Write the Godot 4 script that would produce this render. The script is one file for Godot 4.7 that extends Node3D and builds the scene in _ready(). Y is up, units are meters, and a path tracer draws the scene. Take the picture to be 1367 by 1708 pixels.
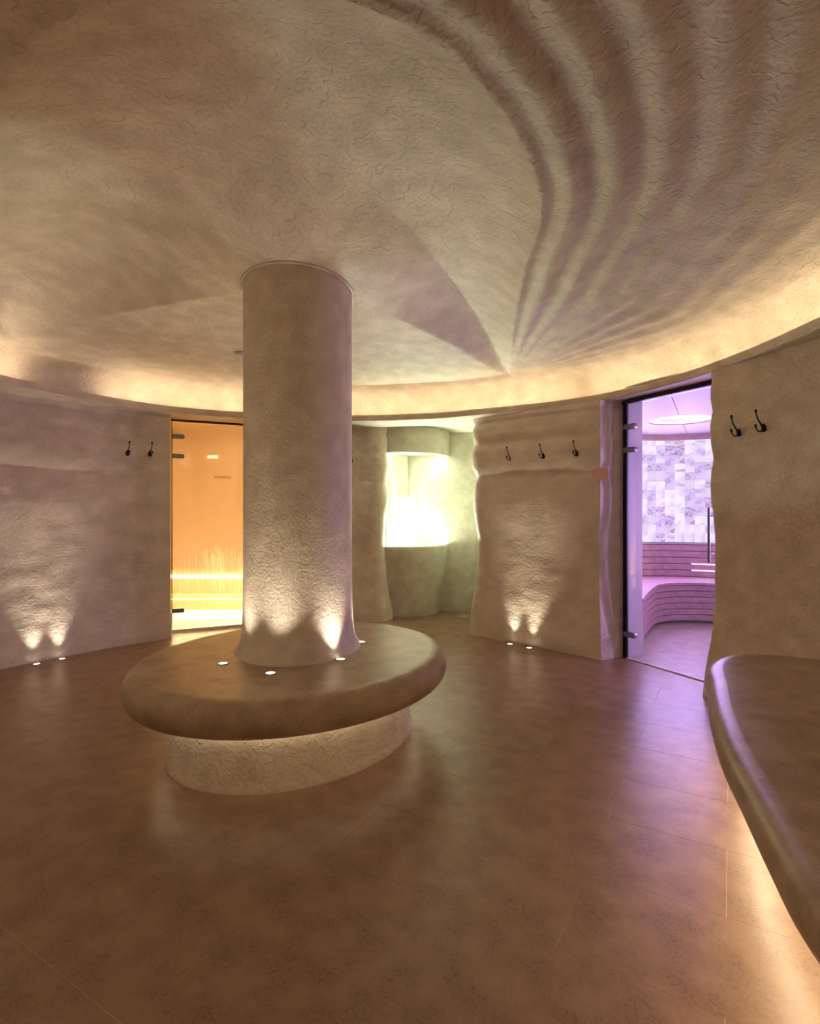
extends Node3D
# Plan coordinates: X to the right, D away from the camera (world z = -D); heights in metres.

var M := {}
var names := {}

func v3(x: float, y: float, d: float) -> Vector3:
	return Vector3(x, y, -d)

# ------------------------------------------------------------------ scene tree helpers
func numbered(called: String) -> String:
	var n: int = names.get(called, 0)
	names[called] = n + 1
	return called if n == 0 else "%s_%03d" % [called, n]

func tag(o: Node, label := "", category := "", group := "", kind := "") -> Node:
	if label: o.set_meta("label", label)
	if category: o.set_meta("category", category)
	if group: o.set_meta("group", group)
	if kind: o.set_meta("kind", kind)
	return o

func base(called: String, at := Vector3.ZERO, turn := Basis.IDENTITY) -> Node3D:
	var o := Node3D.new()
	o.name = numbered(called)
	add_child(o)
	o.transform = Transform3D(turn, at)
	return o

func obj(called: String, mesh: Mesh, mat: Material, parent: Node = null) -> MeshInstance3D:
	var o := MeshInstance3D.new()
	o.mesh = mesh
	o.material_override = mat
	if parent == null:
		o.name = numbered(called)
		add_child(o)
	else:
		o.name = called
		parent.add_child(o, true)
	return o

func struct(called: String, mesh: Mesh, mat: Material) -> MeshInstance3D:
	var o := obj(called, mesh, mat)
	o.set_meta("kind", "structure")
	return o

# ------------------------------------------------------------------ mesh helpers
class Shape:
	var v := PackedVector3Array()
	var uv := PackedVector2Array()
	var ix := PackedInt32Array()

	func tri(a: int, b: int, c: int) -> void:
		ix.append(a); ix.append(b); ix.append(c)

	# rows of equal length; smooth inside, closed round when asked
	func sheet(rows: Array, close_u := false, close_v := false, flip := false) -> Shape:
		var nr := rows.size()
		var nc: int = rows[0].size()
		var at := v.size()
		for r in nr:
			var row: PackedVector3Array = rows[r]
			for c in nc:
				v.append(row[c])
				uv.append(Vector2(float(c) / maxf(1.0, nc - 1), float(r) / maxf(1.0, nr - 1)))
		for r in (nr if close_v else nr - 1):
			var r2 := (r + 1) % nr
			for c in (nc if close_u else nc - 1):
				var c2 := (c + 1) % nc
				var a := at + r * nc + c
				var b := at + r * nc + c2
				var e := at + r2 * nc + c2
				var f := at + r2 * nc + c
				if flip:
					tri(a, b, e); tri(a, e, f)
				else:
					tri(a, e, b); tri(a, f, e)
		return self

	# flat cap of a plan outline at a height
	func cap(outline: PackedVector2Array, y: float, up: bool) -> Shape:
		var t := Geometry2D.triangulate_polygon(outline)
		var at := v.size()
		for p in outline:
			v.append(Vector3(p.x, y, -p.y)); uv.append(p)
		for k in range(0, t.size(), 3):
			var a := v[at + t[k]]; var b := v[at + t[k + 1]]; var c := v[at + t[k + 2]]
			var n := (c - a).cross(b - a)
			if (n.y > 0) == up: tri(at + t[k], at + t[k + 1], at + t[k + 2])
			else: tri(at + t[k], at + t[k + 2], at + t[k + 1])
		return self

	func quad(a: Vector3, b: Vector3, c: Vector3, d: Vector3) -> Shape:
		# a b c d anticlockwise as seen from outside; uv 0..1
		var at := v.size()
		for p in [a, b, c, d]: v.append(p)
		for p in [Vector2(0, 1), Vector2(1, 1), Vector2(1, 0), Vector2(0, 0)]: uv.append(p)
		tri(at, at + 2, at + 1); tri(at, at + 3, at + 2)
		return self

	# box with bevelled edges: size, centre, own axes
	func box(s: Vector3, at := Vector3.ZERO, turn := Basis.IDENTITY, bev := 0.0) -> Shape:
		var h := s * 0.5
		bev = minf(bev, minf(h.x, minf(h.y, h.z)) * 0.9)
		var t := Transform3D(turn, at)
		var axes := [Vector3.RIGHT, Vector3.UP, Vector3.BACK]
		for k in 3:
			for sg in [-1.0, 1.0]:
				var n: Vector3 = axes[k] * sg
				var a: Vector3 = axes[(k + 1) % 3]
				var b: Vector3 = n.cross(a)
				var hn: float = absf(h.dot(n)); var ha: float = absf(h.dot(a)) - bev; var hb: float = absf(h.dot(b)) - bev
				quad(t * (n * hn - a * ha - b * hb), t * (n * hn + a * ha - b * hb), t * (n * hn + a * ha + b * hb), t * (n * hn - a * ha + b * hb))
		if bev > 0.0:
			for k in 3:
				var a: Vector3 = axes[k]
				for s1 in [-1.0, 1.0]:
					for s2 in [-1.0, 1.0]:
						var n1: Vector3 = axes[(k + 1) % 3] * s1
						var n2: Vector3 = axes[(k + 2) % 3] * s2
						var h1 := absf(h.dot(n1)); var h2 := absf(h.dot(n2)); var ha := absf(h.dot(a)) - bev
						var p := n1 * h1 + n2 * (h2 - bev)
						var q := n1 * (h1 - bev) + n2 * h2
						if s1 * s2 > 0: quad(t * (p - a * ha), t * (p + a * ha), t * (q + a * ha), t * (q - a * ha)) if false else quad(t * (p + a * ha), t * (p - a * ha), t * (q - a * ha), t * (q + a * ha))
						else: quad(t * (p - a * ha), t * (p + a * ha), t * (q + a * ha), t * (q - a * ha))
		return self

	func tube(pts: PackedVector3Array, radii: Array, sides := 10) -> Shape:
		var rows := []
		var ref := Vector3.UP
		var d0 := (pts[1] - pts[0]).normalized()
		if absf(d0.dot(ref)) > 0.9: ref = Vector3.RIGHT
		var side := d0.cross(ref).normalized()
		for k in pts.size():
			var d := (pts[mini(k + 1, pts.size() - 1)] - pts[maxi(k - 1, 0)]).normalized()
			side = (side - d * side.dot(d)).normalized()
			var up := side.cross(d)
			var r: float = radii[k] if k < radii.size() else radii[-1]
			var row := PackedVector3Array()
			for s in sides:
				var a := TAU * s / sides
				row.append(pts[k] + (side * cos(a) + up * sin(a)) * r)
			rows.append(row)
		for e in [0, pts.size() - 1]:
			var row := PackedVector3Array()
			for s in sides: row.append(pts[e])
			if e == 0: rows.push_front(row)
			else: rows.append(row)
		return sheet(rows, true, false, true)

	# profile of (radius, height) turned round the y axis
	func lathe(profile: Array, sides := 32, at := Vector3.ZERO, scale_z := 1.0) -> Shape:
		var rows := []
		for p in profile:
			var row := PackedVector3Array()
			for s in sides:
				var a := TAU * s / sides
				row.append(at + Vector3(cos(a) * p.x, p.y, sin(a) * p.x * scale_z))
			rows.append(row)
		return sheet(rows, true, false, false)

	func mesh() -> ArrayMesh:
		var n := PackedVector3Array()
		n.resize(v.size())
		for k in range(0, ix.size(), 3):
			var a := ix[k]; var b := ix[k + 1]; var c := ix[k + 2]
			var f := (v[c] - v[a]).cross(v[b] - v[a])
			n[a] += f; n[b] += f; n[c] += f
		for k in n.size():
			n[k] = n[k].normalized() if n[k].length_squared() > 1e-20 else Vector3.UP
		var arr := []
		arr.resize(Mesh.ARRAY_MAX)
		arr[Mesh.ARRAY_VERTEX] = v
		arr[Mesh.ARRAY_NORMAL] = n
		arr[Mesh.ARRAY_TEX_UV] = uv
		arr[Mesh.ARRAY_INDEX] = ix
		var m := ArrayMesh.new()
		m.add_surface_from_arrays(Mesh.PRIMITIVE_TRIANGLES, arr)
		return m

# smooth curve through plan points
func spline(p: Array, closed: bool, step := 0.04) -> PackedVector2Array:
	var out := PackedVector2Array()
	var n := p.size()
	for k in (n if closed else n - 1):
		var a: Vector2 = p[(k - 1 + n) % n] if closed else p[maxi(k - 1, 0)]
		var b: Vector2 = p[k]
		var c: Vector2 = p[(k + 1) % n]
		var d: Vector2 = p[(k + 2) % n] if closed else p[mini(k + 2, n - 1)]
		var m := maxi(1, int(b.distance_to(c) / step))
		for j in m: out.append(b.cubic_interpolate(c, a, d, float(j) / m))
	if not closed: out.append(p[n - 1])
	return out

# polyline with corners rounded by radius, resampled
func rounded(p: Array, radius: Array, step := 0.03) -> PackedVector2Array:
	var fine := PackedVector2Array()
	for k in p.size():
		var r: float = radius[k]
		if k == 0 or k == p.size() - 1 or r <= 0.0:
			fine.append(p[k]); continue
		var q: Vector2 = p[k]
		var a: Vector2 = q + (p[k - 1] - q).limit_length(r)
		var b: Vector2 = q + (p[k + 1] - q).limit_length(r)
		for j in 9:
			var t := j / 8.0
			fine.append(a.lerp(q, t).lerp(q.lerp(b, t), t))
	var out := PackedVector2Array()
	for k in fine.size() - 1:
		var m := maxi(1, int(fine[k].distance_to(fine[k + 1]) / step))
		for j in m: out.append(fine[k].lerp(fine[k + 1], float(j) / m))
	out.append(fine[fine.size() - 1])
	return out

# inward normals of a path walked from left to right as seen from inside
func inward(p: PackedVector2Array, closed := false) -> PackedVector2Array:
	var out := PackedVector2Array()
	var n := p.size()
	for k in n:
		var a := p[(k - 1 + n) % n] if closed else p[maxi(k - 1, 0)]
		var b := p[(k + 1) % n] if closed else p[mini(k + 1, n - 1)]
		var d := (b - a).normalized()
		out.append(Vector2(d.y, -d.x))
	return out

# directions averaged along the path, so that rounded corners move as one
func softened(p: PackedVector2Array, n: PackedVector2Array) -> PackedVector2Array:
	var out := PackedVector2Array()
	for k in n.size():
		var a := Vector2.ZERO
		for j in n.size():
			var d := p[j].distance_to(p[k])
			if d < 0.3:
				var w := p[maxi(j - 1, 0)].distance_to(p[mini(j + 1, n.size() - 1)])
				a += n[j] * w * (0.32 - d)
		out.append(a.normalized())
	return out

func frame(dir: Vector2) -> Basis:      # x along dir in plan, y up, z towards the room
	dir = dir.normalized()
	return Basis(Vector3(dir.x, 0, -dir.y), Vector3.UP, Vector3(dir.y, 0, dir.x))

# slab of any plan outline with a round edge
func slab(outline: PackedVector2Array, y0: float, y1: float, edge: float, steps := 14, flat_bottom := 0.6) -> Shape:
	var s := Shape.new()
	var n := inward(outline, true)
	var area := 0.0
	for k in outline.size():
		area += outline[k].cross(outline[(k + 1) % outline.size()])
	var sg := -1.0 if area > 0 else 1.0
	var mid := (y0 + y1) * 0.5
	var hh := (y1 - y0) * 0.5
	var rows := []
	for k in steps + 1:
		var a := -PI / 2 + PI * k / steps
		var inset := edge * (1.0 - pow(absf(cos(a)), 0.8))
		if a < 0: inset *= flat_bottom
		var row := PackedVector3Array()
		for j in outline.size():
			var q := outline[j] + n[j] * sg * inset
			row.append(Vector3(q.x, mid + hh * sin(a), -q.y))
		rows.append(row)
	s.sheet(rows, true, false, area < 0)
	for up in [false, true]:
		var o := PackedVector2Array()
		var row: PackedVector3Array = rows[steps if up else 0]
		for q in row: o.append(Vector2(q.x, -q.z))
		s.cap(o, y1 if up else y0, up)
	return s

# ------------------------------------------------------------------ textures
func noise_bytes(seed_: int, freq: float, size: int, fractal := 0, octaves := 4, type := FastNoiseLite.TYPE_SIMPLEX_SMOOTH, warp := 0.0) -> PackedByteArray:
	var n := FastNoiseLite.new()
	n.seed = seed_
	n.noise_type = type
	n.frequency = freq
	n.fractal_type = fractal
	n.fractal_octaves = octaves
	if warp > 0.0:
		n.domain_warp_enabled = true
		n.domain_warp_amplitude = warp
		n.domain_warp_frequency = freq * 0.8
	var im := n.get_seamless_image(size, size, false, false, 0.1, false)
	im.convert(Image.FORMAT_L8)
	return im.get_data()

func grey_texture(b: PackedByteArray, size: int) -> ImageTexture:
	return ImageTexture.create_from_image(Image.create_from_data(size, size, false, Image.FORMAT_L8, b))

func plaster_height(seed_: int) -> ImageTexture:
	var s := 1024
	var a := noise_bytes(seed_, 0.016, s, 0, 1, FastNoiseLite.TYPE_SIMPLEX_SMOOTH, 40.0)
	var b := noise_bytes(seed_ + 1, 0.024, s, 0, 1, FastNoiseLite.TYPE_SIMPLEX_SMOOTH, 34.0)
	var m := noise_bytes(seed_ + 2, 0.012, s, 0, 2)
	var g := noise_bytes(seed_ + 3, 0.05, s, FastNoiseLite.FRACTAL_FBM, 4)
	var c := noise_bytes(seed_ + 4, 0.006, s, FastNoiseLite.FRACTAL_FBM, 2)
	var out := PackedByteArray()
	out.resize(s * s)
	for k in s * s:
		var r1 := maxf(0.0, 1.0 - absf(a[k] - 128.0) / 13.0)
		var r2 := maxf(0.0, 1.0 - absf(b[k] - 128.0) / 11.0)
		var mk := clampf((m[k] - 112.0) / 45.0, 0.0, 1.0)
		var mk2 := clampf((150.0 - m[k]) / 45.0, 0.0, 1.0)
		# pressed flakes: one side of each crease stands a little higher
		var step := clampf((a[k] - 128.0) / 40.0, -0.5, 0.5) * mk * 34.0 + clampf((b[k] - 128.0) / 34.0, -0.5, 0.5) * mk2 * 26.0
		out[k] = int(clampf(96.0 + r1 * mk * 52.0 + r2 * mk2 * 40.0 + step + (g[k] - 128.0) * 0.2 + (c[k] - 128.0) * 0.22, 0.0, 255.0))
	return grey_texture(out, s)

func tone_texture(seed_: int, low: Color, high: Color, freq: float, spots := 0.0) -> ImageTexture:
	var s := 1024
	var a := noise_bytes(seed_, freq, s, FastNoiseLite.FRACTAL_FBM, 6)
	var b := noise_bytes(seed_ + 1, freq * 9.0, s, FastNoiseLite.FRACTAL_FBM, 3)
	var e := noise_bytes(seed_ + 2, freq * 5.0, s, FastNoiseLite.FRACTAL_RIDGED, 4)
	var out := PackedByteArray()
	out.resize(s * s * 3)
	for k in s * s:
		var t := clampf((a[k] - 60.0) / 140.0 * 0.72 + (b[k] - 60.0) / 140.0 * 0.28, 0.0, 1.0)
		var w := 1.0 - spots * clampf((e[k] - 196.0) / 50.0, 0.0, 1.0) * clampf((150.0 - a[k]) / 50.0, 0.0, 1.0)
		out[k * 3] = int(lerpf(low.r, high.r, t) * w * 255.0)
		out[k * 3 + 1] = int(lerpf(low.g, high.g, t) * w * 255.0)
		out[k * 3 + 2] = int(lerpf(low.b, high.b, t) * w * 255.0)
	return ImageTexture.create_from_image(Image.create_from_data(s, s, false, Image.FORMAT_RGB8, out))

func mat(color: Color, rough: float, metal := 0.0) -> StandardMaterial3D:
	var m := StandardMaterial3D.new()
	m.albedo_color = color
	m.roughness = rough
	m.metallic = metal
	return m

func plastered(color: Color, tone: Texture2D, height: Texture2D, scale_m: float, relief_cm: float, rough: float) -> StandardMaterial3D:
	var m := mat(color, rough)
	m.albedo_texture = tone
	m.uv1_triplanar = true
	m.uv1_world_triplanar = true
	m.uv1_triplanar_sharpness = 4.0
	m.uv1_scale = Vector3.ONE / scale_m
	if height:
		m.heightmap_enabled = true
		m.heightmap_texture = height
		m.heightmap_scale = relief_cm
	return m

func glow(color: Color, energy: float) -> StandardMaterial3D:
	var m := mat(Color(0.9, 0.9, 0.9), 0.5)
	m.emission_enabled = true
	m.emission = color
	m.emission_energy_multiplier = energy
	return m

func stone_tile_texture(seed_: int, vein: float) -> ImageTexture:
	# pale onyx with rose veins, as printed by the light that comes through it
	var w := 64
	var h := 128
	var n := FastNoiseLite.new()
	n.seed = seed_
	n.noise_type = FastNoiseLite.TYPE_SIMPLEX_SMOOTH
	n.frequency = 0.013
	n.fractal_type = FastNoiseLite.FRACTAL_FBM
	n.fractal_octaves = 4
	n.domain_warp_enabled = true
	n.domain_warp_amplitude = 40.0
	n.domain_warp_frequency = 0.02
	var im := Image.create(w, h, false, Image.FORMAT_RGB8)
	var slant := sin(seed_ * 1.7) * 0.9
	for y in h:
		for x in w:
			var a := n.get_noise_2d(x + y * slant, y)
			var b := n.get_noise_2d(x * 0.5 + 300.0, y * 0.5 - y * slant * 0.3)
			var line := pow(maxf(0.0, 1.0 - absf(a) * 5.0), 2.0) * clampf(b * 2.5 + 0.3, 0.0, 1.0)
			var cloud := clampf(b * 1.6 + 0.5, 0.0, 1.0)
			var c := Color(0.95, 0.92, 1.0).lerp(Color(0.80, 0.72, 0.96), cloud * 0.7)
			c = c.lerp(Color(0.62, 0.30, 0.58), clampf(line * vein, 0.0, 1.0))
			im.set_pixel(x, y, c)
	return ImageTexture.create_from_image(im)

func condensation_texture() -> ImageTexture:
	# fogged glass: an even film, water trickles and splashes in its lower half
	var w := 512
	var h := 1024
	var rng := RandomNumberGenerator.new()
	rng.seed = 41
	var a := noise_bytes(77, 0.012, 512, FastNoiseLite.FRACTAL_FBM, 4)
	var im := Image.create(w, h, false, Image.FORMAT_RGBA8)
	for y in h:
		for x in w:
			var k := (a[(y % 512) * 512 + x] - 128.0) / 255.0
			im.set_pixel(x, y, Color(1.0, 0.93, 0.82, 0.34 + k * 0.03))
	for k in 210:
		var cx := int(clampf(rng.randfn(230.0, 150.0), 2, w - 3))
		if k % 3 == 0: cx = int(clampf(rng.randfn(470.0, 30.0), 2, w - 3))
		if k % 3 == 1: cx = int(clampf(rng.randfn(260.0, 40.0), 2, w - 3))
		var top := int(610 + absf(rng.randfn(0.0, 70.0)) + absf(cx - 270) * 0.2)
		var length := int(rng.randf_range(10.0, 150.0))
		var x := float(cx)
		for y in range(top, mini(top + length, h - 2)):
			x += rng.randf_range(-0.9, 0.9)
			var wide := 1 if rng.randf() < 0.75 else 2
			for j in wide:
				im.set_pixel(clampi(int(x) + j, 0, w - 1), y, Color(1.0, 0.97, 0.9, rng.randf_range(0.55, 0.95)))
	for k in 260:
		var x := rng.randi_range(1, w - 2)
		var y := rng.randi_range(720, 1010)
		var length := rng.randi_range(8, 90)
		for j in length:
			if y + j < h - 1: im.set_pixel(x, y + j, Color(1.0, 0.97, 0.9, rng.randf_range(0.35, 0.6)))
	for k in 900:
		im.set_pixel(rng.randi_range(0, w - 1), rng.randi_range(590, 1020), Color(1.0, 0.98, 0.92, 0.9))
	return ImageTexture.create_from_image(im)

# ------------------------------------------------------------------ lights
func area_light(at: Vector3, towards: Vector3, along: Vector3, size: Vector2, color: Color, energy: float, parent: Node = null) -> void:
	var l := AreaLight3D.new()
	l.name = "light"
	var z := -towards.normalized()
	var x := (along - z * along.dot(z)).normalized()
	l.area_size = size
	l.area_normalize_energy = true
	l.light_color = color
	l.light_energy = energy
	l.area_range = 14.0
	l.shadow_enabled = true
	(parent if parent else self).add_child(l, true)
	l.global_transform = Transform3D(Basis(x, z.cross(x), z), at)

func spot_light(at: Vector3, towards: Vector3, angle: float, color: Color, energy: float, parent: Node) -> void:
	var l := SpotLight3D.new()
	l.name = "light"
	l.spot_angle = angle
	l.spot_angle_attenuation = 1.0
	l.spot_range = 12.0
	l.light_color = color
	l.light_energy = energy
	l.light_size = 0.02
	l.shadow_enabled = true
	parent.add_child(l, true)
	var z := -towards.normalized()
	var x := Vector3.RIGHT.cross(z).cross(z).normalized() * -1.0
	l.global_transform = Transform3D(Basis(x, z.cross(x), z), at)

# a flexible light strip along points: glowing tube and, in front of it, area lights of the same length
func led_run(called: String, pts: PackedVector3Array, towards: Callable, color: Color, energy_per_m: float, seen: float, each: int, label: String, group := "") -> Node3D:
	var root := base(called)
	tag(root, label, "light strip", group)
	obj("diffuser", Shape.new().tube(pts, [0.006], 6).mesh(), glow(color, seen), root)
	for k in range(0, pts.size() - 1, each):
		var a := pts[k]
		var b := pts[mini(k + each, pts.size() - 1)]
		var m := (a + b) * 0.5
		var t: Vector3 = towards.call(m)
		area_light(m + t * 0.012, t, b - a, Vector2(a.distance_to(b), 0.012), color, energy_per_m * a.distance_to(b), root)
	return root

# ------------------------------------------------------------------ the room's curves
var lip: PackedVector2Array           # inner edge of the cove ledge
var lip_in: PackedVector2Array        # its inward normals
const CENTRE := Vector2(-0.45, 2.4)
const COLUMN := Vector2(-0.639, 3.13)
const COL_A := 0.302
const COL_B := 0.38
const LIP_Y := 2.12
var hollow: PackedVector2Array
const CORNER := Vector2(0.90, 4.92)
const RIM_FIRST := 5                  # from this hollow point on the ripples run alongside

func make_curves() -> void:
	var p := [Vector2(2.05, 2.72), Vector2(2.02, 3.30), Vector2(1.90, 3.85), Vector2(1.63, 4.42), Vector2(1.28, 4.78), Vector2(0.98, 4.97), Vector2(0.57, 5.19), Vector2(0.2, 5.36), Vector2(-0.59, 5.49), Vector2(-1.45, 5.36), Vector2(-2.19, 5.02), Vector2(-2.62, 4.50), Vector2(-2.91, 3.86), Vector2(-3.08, 3.0), Vector2(-3.0, 2.0), Vector2(-2.6, 0.75), Vector2(-1.8, -0.35), Vector2(-0.6, -0.95), Vector2(0.6, -0.8), Vector2(1.5, -0.1), Vector2(1.93, 0.9), Vector2(2.06, 1.8)]
	p.reverse()                        # walked from left to right as seen from inside
	lip = spline(p, true, 0.03)
	lip_in = inward(lip, true)
	hollow = PackedVector2Array([Vector2(-2.98, 3.86), Vector2(-1.9, 3.47), Vector2(-0.95, 3.12), Vector2(-0.36, 3.2), Vector2(0.15, 3.88), CORNER, Vector2(0.74, 3.9), Vector2(0.65, 3.25), Vector2(0.594, 2.73), Vector2(0.585, 2.44), Vector2(0.541, 2.21), Vector2(0.434, 1.95), Vector2(0.297, 1.72), Vector2(0.128, 1.516), Vector2(0.01, 1.42), Vector2(-0.25, 1.3), Vector2(-0.6, 1.3), Vector2(-0.95, 1.42), Vector2(-1.4, 1.75), Vector2(-2.1, 2.4), Vector2(-2.7, 3.1)])

func ceiling_y(q: Vector2, edge: float) -> float:
	var best := 1e9
	var which := 0
	var n := hollow.size()
	for k in n:
		var a := hollow[k]
		var ab := hollow[(k + 1) % n] - a
		var t := clampf((q - a).dot(ab) / ab.length_squared(), 0.0, 1.0)
		var dd := (q - a - ab * t).length_squared()
		if dd < best - 1e-9:
			best = dd; which = k
	var dist := sqrt(best)
	var inside := Geometry2D.is_point_in_polygon(q, hollow)
	var y := 2.42 + 0.05 * smoothstep(0.0, 1.1, edge)
	if inside:
		var e := (q - COLUMN) / Vector2(COL_A, COL_B)
		var off := maxf(0.0, (e.length() - 1.0) * 0.34)
		y += 0.29 * (1.0 - exp(-dist / 0.38)) * (1.0 - exp(-pow(off / 0.42, 1.5)))
	elif which >= RIM_FIRST:
		var far := q.distance_to(CORNER)
		var wave := 0.165 * clampf(far / 1.7, 0.12, 1.0)
		var ph := dist / wave
		var amp := 0.09 * wave * clampf(1.15 - dist * 0.75, 0.32, 1.0) * smoothstep(0.0, 0.16, edge)
		amp *= smoothstep(0.15, 0.7, far) * smoothstep(-1.5, -0.2, q.x)
		y += amp * sin(TAU * ph) - 0.0
	return y

# protrusion of the walls, as draped rolls over a flaring foot
const ROLL := [[0.0, 0.0], [0.05, -0.004], [0.15, -0.018], [0.3, -0.045], [0.6, -0.088], [0.85, -0.102], [1.0, -0.098], [1.15, -0.075], [1.28, -0.052], [1.38, -0.050], [1.47, -0.062], [1.535, -0.084], [1.56, -0.076], [1.63, -0.052], [1.72, -0.042], [1.80, -0.050], [1.855, -0.074], [1.88, -0.064], [1.93, -0.048], [1.99, -0.046], [2.04, -0.058], [2.065, -0.070], [2.085, -0.052], [2.14, -0.04]]

func roll(y: float) -> float:
	for k in ROLL.size() - 1:
		if y <= ROLL[k + 1][0]:
			var t: float = (y - ROLL[k][0]) / (ROLL[k + 1][0] - ROLL[k][0])
			return lerpf(ROLL[k][1], ROLL[k + 1][1], t)
	return ROLL[-1][1]

func plain_roll(y: float) -> float:
	return -0.045 * smoothstep(0.0, 0.5, y)

func wall(called: String, path: PackedVector2Array, y1: float, amount: Callable, thick: float, m: Material, skip := Vector2(0.01, 0.01)) -> MeshInstance3D:
	var n := inward(path)
	var soft := softened(path, n)
	var heights := PackedFloat32Array()
	var k := 0.0
	while k < y1 - 0.012:
		heights.append(k); k += 0.022
	heights.append(y1)
	var wob := FastNoiseLite.new()
	wob.seed = 5
	wob.frequency = 1.1
	var rows := []
	for y in heights:
		var row := PackedVector3Array()
		var r := roll(y)
		var pr := plain_roll(y)
		for j in path.size():
			var a: float = amount.call(path[j])
			var wv := wob.get_noise_3d(path[j].x * 1.3, y * 2.2, path[j].y * 1.3) * 0.02 * a
			var yy := y
			var p := path[j] + soft[j] * (lerpf(pr * minf(1.0, a * 4.0 + 0.25), r, a) + wv)
			row.append(v3(p.x, yy, p.y))
		rows.append(row)
	var s := Shape.new().sheet(rows, false, false, true)
	# back and ends
	var back := []
	for y in [0.0, y1]:
		var row := PackedVector3Array()
		for j in path.size():
			var c := j
			while c < path.size() / 2 and path[c].distance_to(path[0]) < skip.x: c += 1
			while c > path.size() / 2 and path[c].distance_to(path[-1]) < skip.y: c -= 1
			var p := path[c] - soft[c] * thick
			row.append(v3(p.x, y, p.y))
		back.append(row)
	s.sheet(back, false, false, false)
	for e in [0, path.size() - 1]:
		var row_a := PackedVector3Array()
		var row_b := PackedVector3Array()
		for r in rows.size():
			row_a.append(rows[r][e])
			row_b.append(Vector3(back[0][e].x, rows[r][e].y, back[0][e].z))
		s.sheet([row_a, row_b], false, false, e != 0)
	return struct(called, s.mesh(), m)

# where the ray of picture column px meets a path; returns plan point and index
func hit(path: PackedVector2Array, px: float) -> Array:
	var m := (px - 683.5) / 905.0
	for k in path.size() - 1:
		var a := path[k].x - m * path[k].y
		var b := path[k + 1].x - m * path[k + 1].y
		if a * b <= 0.0 and path[k].y > 0.3:
			return [path[k].lerp(path[k + 1], a / (a - b)), k]
	return [Vector2.ZERO, 0]

func height_of(py: float, d: float) -> float:
	return 1.2 + (854.0 - py) / 905.0 * d

# ------------------------------------------------------------------ things
var hook_proto: Node3D

func coat_hook(path: PackedVector2Array, amount: Callable, px: float, py: float, label: String) -> void:
	var h := hit(path, px)
	var p: Vector2 = h[0]
	var n := inward(path)[h[1]]
	var y := height_of(py, p.y)
	var a: float = amount.call(p)
	p += n * lerpf(plain_roll(y) * minf(1.0, a * 4.0 + 0.25), roll(y), a)
	var root: Node3D
	if hook_proto == null:
		root = base("coat_hook")
		hook_proto = root
		var plate := Shape.new()
		var rows := []
		for st in [[1.0, 0.0], [1.0, 0.004], [0.75, 0.008], [0.0, 0.009]]:
			var row := PackedVector3Array()
			for k in 20:
				var t := TAU * k / 20
				var wide := 0.015 * (1.0 - 0.35 * sin(t))
				row.append(Vector3(cos(t) * wide * st[0], sin(t) * 0.026 * st[0], st[1]))
			rows.append(row)
		plate.sheet(rows, true, false, false)
		obj("back_plate", plate.mesh(), M.iron, root)
		var up := PackedVector3Array()
		var ctl := [Vector3(0, 0.0, 0.006), Vector3(0, 0.012, 0.018), Vector3(0, 0.034, 0.036), Vector3(0, 0.056, 0.052), Vector3(0, 0.076, 0.060), Vector3(0, 0.088, 0.062)]
		for q in ctl: up.append(q)
		var arm := obj("upper_arm", Shape.new().tube(up, [0.0075, 0.0055, 0.0042, 0.0036, 0.0036, 0.004], 8).mesh(), M.iron, root)
		obj("tip", Shape.new().tube(PackedVector3Array([Vector3(0, 0.085, 0.0616), Vector3(0, 0.089, 0.062), Vector3(0, 0.097, 0.063), Vector3(0, 0.105, 0.0642)]), [0.004, 0.0072, 0.0072, 0.0052], 10).mesh(), M.iron, arm)
		var low := PackedVector3Array([Vector3(0, -0.006, 0.006), Vector3(0, -0.018, 0.018), Vector3(0, -0.024, 0.034), Vector3(0, -0.02, 0.048), Vector3(0, -0.01, 0.057), Vector3(0, 0.002, 0.062)])
		var arm2 := obj("lower_arm", Shape.new().tube(low, [0.0065, 0.005, 0.0042, 0.0038, 0.0036, 0.004], 8).mesh(), M.iron, root)
		obj("tip", Shape.new().tube(PackedVector3Array([Vector3(0, 0.0, 0.0615), Vector3(0, 0.003, 0.063), Vector3(0, 0.011, 0.066), Vector3(0, 0.018, 0.0685)]), [0.004, 0.007, 0.007, 0.005], 10).mesh(), M.iron, arm2)
		obj("screw", Shape.new().lathe([Vector2(0.0045, 0), Vector2(0.0045, 0.003), Vector2(0.0, 0.004)], 10).mesh(), M.steel, root).transform = Transform3D(Basis(Vector3.RIGHT, PI / 2), Vector3(0, 0.0, 0.008))
	else:
		root = hook_proto.duplicate()
		root.name = numbered("coat_hook")
		add_child(root)
	root.transform = Transform3D(frame(Vector2(-n.y, n.x)), v3(p.x, y, p.y))
	tag(root, label, "hook", "black coat hooks on the plaster walls")

func uplight(at: Vector3, aim: Vector3, color: Color, energy: float, angle: float, label: String, group: String) -> void:
	var root := base("recessed_uplight", at)
	tag(root, label, "uplight", group)
	obj("trim_ring", Shape.new().lathe([Vector2(0.0235, -0.02), Vector2(0.029, -0.02), Vector2(0.029, 0.001), Vector2(0.0275, 0.003), Vector2(0.0235, 0.003), Vector2(0.0225, 0.0), Vector2(0.0225, -0.02)], 28).mesh(), M.steel, root)
	obj("lens", Shape.new().lathe([Vector2(0.0224, -0.01), Vector2(0.0224, 0.0), Vector2(0.016, 0.0022), Vector2(0.0, 0.003)], 28).mesh(), M.lens, root)
	spot_light(at + Vector3(0, 0.008, 0), aim, angle, color, energy, root)

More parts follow.
